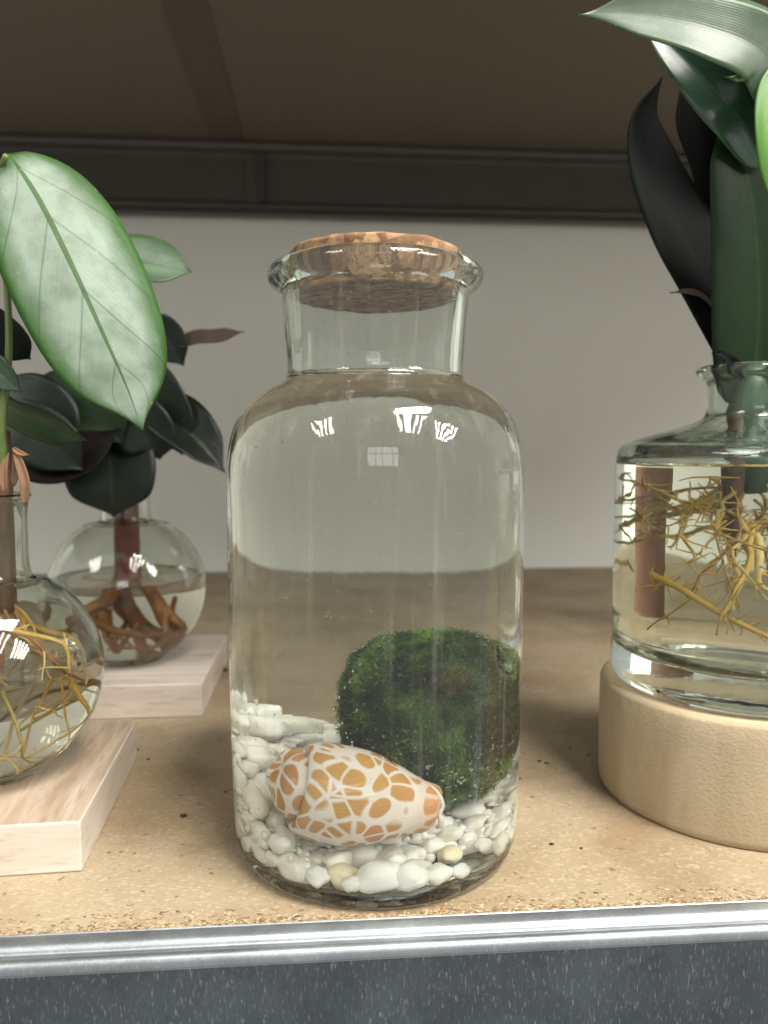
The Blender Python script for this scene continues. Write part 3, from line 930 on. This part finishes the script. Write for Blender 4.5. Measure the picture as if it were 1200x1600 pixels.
for k, mid in enumerate(([(-12.40, 1.00, 12.42), (-12.24, 0.90, 13.30), (-12.35, 0.90, 13.69)], [(-12.05, 0.90, 11.76), (-11.94, 0.80, 12.53), (-12.12, 0.80, 13.30), (-12.29, 0.85, 13.73)], [(-12.33, 0.85, 13.73), (-12.05, 0.75, 13.56), (-11.76, 0.70, 13.50)], [(-12.71, 1.00, 12.20), (-12.68, 0.90, 12.97), (-12.49, 0.90, 13.56)])):
    leaf('dry_sheath', pa, mid, (0.12, 0.17, 0.09, 0.14)[k], 'sheath', fold=0.5, seed=k, shape=(0.7, 0.6), nu=16, nv=6)
leaf('leaf', pa, [(-12.13, 1.00, 23.48), (-11.06, 0.50, 21.90), (-9.98, 0.10, 19.78), (-8.88, -0.10, 17.29), (-8.25, 0.10, 15.65), (-7.88, 0.40, 14.30)], 2.16, 'leaf_silver', normal=(0.10, -1, 0.35), shape=(0.80, 0.66), fold=-0.16, wave=0.05, seed=2, nu=60, nv=20, asym=1.0)["label"] = 'big silvery leaf with green edge'
leaf('leaf', pa, [(-12.01, 7.50, 21.85), (-10.06, 7.00, 21.50), (-8.43, 6.60, 21.18), (-7.13, 6.40, 20.90)], 1.2, 'leaf_mid_pale', normal=(0.1, -1, 0.5), shape=(0.95, 0.6), fold=0.2, wave=0.05, seed=4)
leaf('leaf', pa, [(-14.94, 4.50, 19.29), (-13.85, 4.00, 18.03), (-13.10, 3.80, 17.42), (-12.70, 3.80, 17.03)], 0.75, 'leaf_shaded', seed=5)
leaf('leaf', pa, [(-13.74, 2.00, 16.86), (-12.95, 1.60, 16.28), (-12.21, 1.50, 15.68)], 0.55, 'leaf_mid', seed=6, fold=0.3)
leaf('leaf', pa, [(-15.10, 3.60, 17.03), (-13.33, 3.00, 15.36), (-11.70, 2.80, 14.54), (-10.48, 3.00, 14.01)], 0.95, 'leaf_mid', normal=(0.1, -0.6, -0.8), shape=(0.9, 0.6), seed=7, fold=0.25)["label"] = 'drooping leaf showing its green underside'

# plant in the far vase: dark leaves, brown roots
pb = thing('dark_leaf_plant', (VB[0], VB[1], lvB), 'cutting with nearly black leaves and red stem, in the globe vase behind', 'plant')
make('stem', *tube([(VB[0], VB[1], lvB - 0.5), (VB[0], VB[1], ztB), (VB[0] + 0.1, VB[1], ztB + 3), (VB[0] + 0.2, VB[1] - 0.3, ztB + 6.5)], [0.72, 0.68, 0.6, 0.35], 14, 30), 'stem_red', pb)
make('stem', *tube([(VB[0] + 0.1, VB[1], ztB + 3), (-12.87, 17.30, 15.80), (-11.55, 17.00, 17.18), (-10.62, 16.80, 18.54)], [0.3, 0.22, 0.16, 0.1], 10, 24), 'stem_dark', pb)
rng = random.Random(14)
cB = (VB[0], VB[1], zcB)
for k in range(9):
    a = rng.uniform(0, 6.28) if k > 3 else (0.3, 2.6, 4.3, 5.4)[k]
    p0 = (VB[0] + 0.45 * math.cos(a), VB[1] + 0.45 * math.sin(a), lvB - 0.2)
    pts = root_path(p0, (math.cos(a) * 0.8, math.sin(a) * 0.8, -0.9), rng.uniform(6, 9), 8, 0.3, cB, ('sphere', 3.7), 2.4, 99, rng, 0.2)
    r0 = rng.uniform(0.17, 0.30)
    rt = make('root', *tube(pts, [r0, r0, r0 * 0.8, r0 * 0.3], 9, 36), 'root_brown', pb)
    make('rootlet', *join(*[tube(root_path(pts[i], (rng.gauss(0, 1), rng.gauss(0, 1), -0.6), 1.8, 4, 0.3, cB, ('sphere', 3.75), 2.4, 99, rng), [0.13, 0.04], 6, 12) for i in (3, 5)]), 'root_brown', rt)
BL = [
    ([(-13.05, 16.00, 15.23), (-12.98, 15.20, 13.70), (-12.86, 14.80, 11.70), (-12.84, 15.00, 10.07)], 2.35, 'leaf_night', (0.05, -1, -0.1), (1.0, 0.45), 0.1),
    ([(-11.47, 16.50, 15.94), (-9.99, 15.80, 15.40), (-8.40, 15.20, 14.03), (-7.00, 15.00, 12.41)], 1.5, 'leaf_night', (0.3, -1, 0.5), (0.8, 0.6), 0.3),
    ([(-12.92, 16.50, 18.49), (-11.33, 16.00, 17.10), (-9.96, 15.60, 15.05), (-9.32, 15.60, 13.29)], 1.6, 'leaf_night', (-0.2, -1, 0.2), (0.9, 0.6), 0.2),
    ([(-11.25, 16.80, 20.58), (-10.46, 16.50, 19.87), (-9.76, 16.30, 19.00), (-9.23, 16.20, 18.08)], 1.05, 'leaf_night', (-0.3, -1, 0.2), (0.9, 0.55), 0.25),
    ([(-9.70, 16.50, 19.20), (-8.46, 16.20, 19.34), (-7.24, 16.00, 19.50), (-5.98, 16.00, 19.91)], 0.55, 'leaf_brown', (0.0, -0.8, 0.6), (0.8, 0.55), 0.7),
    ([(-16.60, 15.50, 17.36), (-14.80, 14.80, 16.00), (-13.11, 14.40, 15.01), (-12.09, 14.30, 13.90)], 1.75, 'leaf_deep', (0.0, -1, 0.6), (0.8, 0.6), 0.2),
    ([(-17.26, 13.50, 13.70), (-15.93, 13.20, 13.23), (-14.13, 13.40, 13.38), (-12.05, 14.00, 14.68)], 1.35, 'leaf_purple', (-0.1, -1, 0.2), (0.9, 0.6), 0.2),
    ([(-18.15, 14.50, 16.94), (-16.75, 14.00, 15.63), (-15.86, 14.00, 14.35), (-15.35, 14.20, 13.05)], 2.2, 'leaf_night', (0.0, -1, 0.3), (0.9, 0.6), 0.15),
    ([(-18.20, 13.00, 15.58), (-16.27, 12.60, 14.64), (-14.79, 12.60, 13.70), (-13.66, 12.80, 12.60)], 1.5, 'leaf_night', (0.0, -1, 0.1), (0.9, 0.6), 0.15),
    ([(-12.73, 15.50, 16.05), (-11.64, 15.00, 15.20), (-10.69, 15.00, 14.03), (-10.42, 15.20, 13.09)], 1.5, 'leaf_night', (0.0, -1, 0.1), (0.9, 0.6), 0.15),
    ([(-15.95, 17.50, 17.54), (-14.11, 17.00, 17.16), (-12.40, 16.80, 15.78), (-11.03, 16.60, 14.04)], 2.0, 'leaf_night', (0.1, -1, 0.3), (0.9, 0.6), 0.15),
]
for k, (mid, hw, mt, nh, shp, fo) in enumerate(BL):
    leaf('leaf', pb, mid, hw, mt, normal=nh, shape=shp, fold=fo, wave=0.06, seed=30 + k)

# ------------------------------------------------------------------ bottle on a round slab at the right
SX, SY = 14.75, 2.7
def slab_w(r, z, t):
    n = noise.noise((math.cos(t) * 0.9, math.sin(t) * 0.9, z * 0.05 + 2.0)) * 0.10 + noise.noise((math.cos(t) * 5, math.sin(t) * 5, z * 0.3)) * 0.02
    return (r * (1 + 0.012 * n * 8) + 0, z)
TS = 4.42
slab = thing('round_wood_slab', (SX, SY, 0), 'thick round slab of pale wood under the bottle with yellow roots', 'wood slab')
v, f = lathe([(5.1, 0.004), (5.27, 0.05), (5.31, 0.3), (5.34, 2.0), (5.33, 3.6), (5.31, TS - 0.16), (5.27, TS - 0.05), (5.18, TS)], SX, SY, 120, slab_w)
make('edge', v, f, 'slab_side', slab)
v, f = lathe([(5.18, TS), (4.0, TS), (2.0, TS), (0, TS)], SX, SY, 120, slab_w)
make('top_face', v, f, 'slab_top', slab)

ZB = TS + 0.01
bot = [(0, ZB + 0.3), (3.2, ZB + 0.25), (4.0, ZB + 0.08), (4.4, ZB), (4.75, ZB + 0.1), (4.92, ZB + 0.45), (4.93, ZB + 1.2), (4.86, ZB + 1.9), (4.90, ZB + 2.4), (4.93, ZB + 4), (4.93, ZB + 7.5), (4.90, ZB + 8.85), (4.80, ZB + 9.25), (4.5, ZB + 9.48), (3.6, ZB + 9.8), (2.4, ZB + 10.15), (1.75, ZB + 10.4),
       (1.55, ZB + 10.7), (1.53, ZB + 11.3), (1.55, ZB + 11.8), (1.72, ZB + 12.0), (1.92, ZB + 12.15), (1.95, ZB + 12.32), (1.82, ZB + 12.45), (1.55, ZB + 12.45), (1.38, ZB + 12.2), (1.3, ZB + 11.5), (1.3, ZB + 10.7), (1.5, ZB + 10.2), (2.4, ZB + 9.75), (3.6, ZB + 9.4), (4.2, ZB + 9.2), (4.52, ZB + 8.95), (4.6, ZB + 8.75)]
bwet = [(0, ZB + 1.3), (3.5, ZB + 1.2), (4.2, ZB + 1.3), (4.5, ZB + 1.7), (4.6, ZB + 2.4), (4.63, ZB + 5), (4.63, ZB + 7.8), (4.6, ZB + 8.75)]
bottle = thing('shouldered_bottle', (SX, SY, TS), 'wide clear bottle with flat shoulder and short neck on round wood slab', 'bottle')
v, f = lathe(smooth_profile(bot), SX, SY, 128)
make('glass_body', v, f, 'bottle_glass', bottle)
water('water', bwet, ZB + 8.75, SX, SY, ['vase_wet', 'vase_water'], 'water with yellow roots in the bottle on the round slab', 128)

pr = thing('strap_leaf_plant', (SX, SY, ZB + 8), 'plant with long strap leaves and yellow roots in the bottle on the slab', 'plant')
rng = random.Random(19)
cR = (SX, SY, 0)
make('cane', *tube([(SX + 0.3, SY, ZB + 7.6), (SX + 0.1, SY, ZB + 9), (SX, SY, ZB + 10.5), (SX + 0.1, SY, ZB + 12.6)], [0.35, 0.75, 0.85, 0.4], 18, 30), 'stem_cane', pr)
make('cane', *tube([(SX - 0.55, SY - 0.4, ZB + 5.2), (SX - 0.6, SY - 0.35, ZB + 8), (SX - 0.5, SY - 0.2, ZB + 10.5)], [0.10, 0.33, 0.4], 12, 20), 'stem_dark', pr)
for k in range(30):
    a = (math.pi + rng.gauss(0, 1.2)) if k < 13 else rng.uniform(0, 6.28)
    p0 = (SX + 0.6 * math.cos(a), SY + 0.6 * math.sin(a), ZB + rng.uniform(6.0, 8.1))
    pts = root_path(p0, (math.cos(a), math.sin(a), rng.uniform(-1.0, 0.35)), rng.uniform(3, 6.5), 11, 0.30, cR, ('cyl', 4.3), ZB + 1.45, ZB + 8.2, rng, 0.18)
    r0 = rng.uniform(0.03, 0.09) if k % 7 else 0.14
    rt = make('root', *tube(pts, [r0, r0 * 0.9, r0 * 0.7, 0.035], 7, 36), rng.choice(('root_gold', 'root_olive', 'root_pale', 'root_brown', 'root_brown')), pr)
    br = []
    for b in range(14):
        i = rng.randint(2, 9)
        q = root_path(pts[i], (rng.gauss(0, 1), rng.gauss(0, 1), rng.gauss(0, 0.9)), rng.uniform(0.3, 1.0), 3, 0.2, cR, ('cyl', 4.4), ZB + 1.4, ZB + 8.2, rng, 0.05)
        br.append(tube(q, [0.04, 0.018], 5, 8))
    make('rootlet', *join(*br), 'root_gold', rt)
# the long yellow root that crosses the bottle
pts = [(SX - 4.1, SY - 1.2, ZB + 4.6), (SX - 3.4, SY - 2.2, ZB + 4.2), (SX - 2.2, SY - 2.9, ZB + 3.4), (SX - 0.6, SY - 3.3, ZB + 2.6), (SX + 1.4, SY - 3.2, ZB + 1.9), (SX + 2.6, SY - 2.6, ZB + 1.6)]
rt = make('root', *tube(pts, [0.13, 0.12, 0.1, 0.09, 0.07, 0.04], 8, 50), 'root_gold', pr)
br = []
P = catmull(pts, 40)
for b in range(46):
    i = rng.randint(0, 36)
    q = root_path(P[i], (rng.gauss(0.4, 0.5), rng.gauss(-0.1, 0.5), rng.choice((-1, 1)) * rng.uniform(0.4, 1)), rng.uniform(0.3, 0.9), 3, 0.2, cR, ('cyl', 4.45), ZB + 1.4, 99, rng, 0.05)
    br.append(tube(q, [0.035, 0.015], 5, 8))
make('rootlet', *join(*br), 'root_gold', rt)

RL = [
    ([(14.63, 3.00, 16.23), (14.27, 3.20, 17.98), (13.41, 4.00, 20.60), (12.57, 4.60, 22.74), (11.74, 5.20, 25.17), (11.43, 5.50, 27.17), (12.08, 5.50, 28.80)], 1.5, 'leaf_shaded', (0.2, -1, -0.1), (0.75, 0.7), 0.1, 'strap leaf with bent tip, shade painted in as near black'),
    ([(14.93, 2.90, 15.23), (14.83, 2.40, 18.60), (14.32, 2.00, 22.05), (13.61, 1.80, 24.49), (12.80, 1.90, 26.53)], 2.1, 'leaf_deep', (0.1, -1, -0.1), (0.6, 0.55), 0.1, None),
    ([(15.40, 4.00, 16.31), (15.27, 5.00, 21.10), (14.57, 5.80, 25.20), (13.63, 6.00, 27.31), (13.16, 6.20, 29.05)], 1.15, 'leaf_shaded', (0.1, -1, -0.1), (0.6, 0.55), 0.15, None),
    ([(14.25, 1.60, 23.98), (13.48, 1.40, 25.23), (12.25, 1.20, 26.32), (10.94, 1.40, 27.67), (9.33, 2.00, 29.44)], 1.05, 'leaf_teal', (-0.3, -1, 0.05), (0.75, 0.6), 0.25, 'glossy dark strap leaf with pale sheen'),
    ([(14.18, 0.60, 25.48), (13.40, 0.20, 27.18), (11.03, -0.40, 27.68), (8.60, -0.70, 27.82), (6.54, -0.80, 27.67)], 1.15, 'leaf_pale', (-0.1, -1, -0.02), (0.62, 0.6), 0.12, 'pale shiny leaf arching across the top'),
    ([(14.45, 0.40, 22.04), (13.79, 0.10, 23.87), (13.62, 0.10, 25.57), (14.19, 0.40, 27.63)], 0.72, 'leaf_bright', (0.1, -1, 0.1), (0.8, 0.5), 0.15, 'bright yellow green leaf'),
    ([(15.67, 4.00, 23.87), (14.68, 3.60, 26.14), (13.82, 3.60, 28.25), (13.56, 4.00, 30.57)], 0.8, 'leaf_teal', (0.1, -1, 0.1), (0.7, 0.55), 0.2, None),
    ([(16.83, 4.60, 21.04), (16.24, 4.40, 25.26), (15.68, 4.60, 28.54), (15.09, 5.00, 32.14)], 1.3, 'leaf_shaded', (0.1, -1, 0.0), (0.7, 0.55), 0.15, None),
    ([(14.30, 2.20, 16.40), (13.79, 2.00, 16.74), (13.22, 1.90, 17.20), (12.77, 1.90, 17.27)], 0.26, 'leaf_shaded', (0.3, -1, 0.1), (0.7, 0.6), 0.3, None),
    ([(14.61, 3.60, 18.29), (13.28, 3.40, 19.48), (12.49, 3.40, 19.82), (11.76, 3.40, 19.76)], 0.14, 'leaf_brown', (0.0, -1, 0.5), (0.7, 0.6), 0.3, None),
    ([(14.32, 2.60, 18.14), (14.02, 2.60, 19.35), (13.74, 2.60, 19.94)], 0.4, 'leaf_shaded', (0.0, -1, 0.2), (0.7, 0.6), 0.3, None),
    ([(13.25, 0.80, 26.54), (12.67, 0.70, 26.56), (12.16, 0.60, 26.57)], 0.13, 'leaf_bright', (0.0, -1, 0.4), (0.7, 0.6), 0.3, None),
]
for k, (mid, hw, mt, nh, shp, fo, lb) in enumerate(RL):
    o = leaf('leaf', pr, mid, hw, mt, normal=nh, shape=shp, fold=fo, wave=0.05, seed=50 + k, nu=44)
    if lb: o["label"] = lb

# terracotta pot just outside the picture, seen through the water of the bottle
v, f = lathe(smooth_profile([(0, 0.01), (1.3, 0.01), (1.8, 0.02), (1.95, 0.3), (2.2, 5), (2.4, 9.6), (2.42, 9.8), (2.62, 9.85), (2.66, 10.2), (2.7, 12.0), (2.6, 12.2), (2.4, 12.1), (2.2, 9.5), (1.9, 1.0), (0, 0.9)], 3), 32.4, 22.0, 64)
tag(make('plant_pot', v, f, 'terracotta', loc=(32.4, 22.0, 0)), 'brown clay pot showing only through the water of the right bottle', 'pot')

# ------------------------------------------------------------------ crumbs on the board
rng = random.Random(33)
bm = bmesh.new(); bmesh.ops.create_icosphere(bm, subdivisions=1, radius=1)
cv = [np.array(q.co) for q in bm.verts]; cf = [tuple(x.index for x in q.verts) for q in bm.faces]
bm.free()
def crumb(x, y, r, label, group=None):
    k = rng.uniform(0, 50)
    vs = [(x + d[0] * r * 1.4 * (1 + 0.5 * noise.noise(tuple(d * 1.5 + k))), y + d[1] * r * (1 + 0.5 * noise.noise(tuple(d * 1.5 + k + 9))), max(0.002, r * 0.5 + d[2] * r * 0.6)) for d in cv]
    tag(make('dirt_crumb', vs, cf, 'dirt', loc=(x, y, 0), smooth=False), label, 'crumb', group)
crumb(*(-8.04, 20.56)[:2], 0.22, 'largest dark crumb, beside the far pale wood block')
crumb(*(-7.08, 1.82)[:2], 0.11, 'dark crumb alone on the board left of the jar')
for (px, py) in ((-10.32, 8.41), (-9.59, 7.27), (7.57, 5.74), (7.80, 5.52), (6.26, 4.08), (9.97, 6.26), (6.03, -1.23), (6.97, -1.56), (9.71, 3.51), (-5.77, 3.75)):
    crumb(px, py, rng.uniform(0.035, 0.07), 'tiny dark crumb on the particle board', 'tiny crumbs on the shelf board')
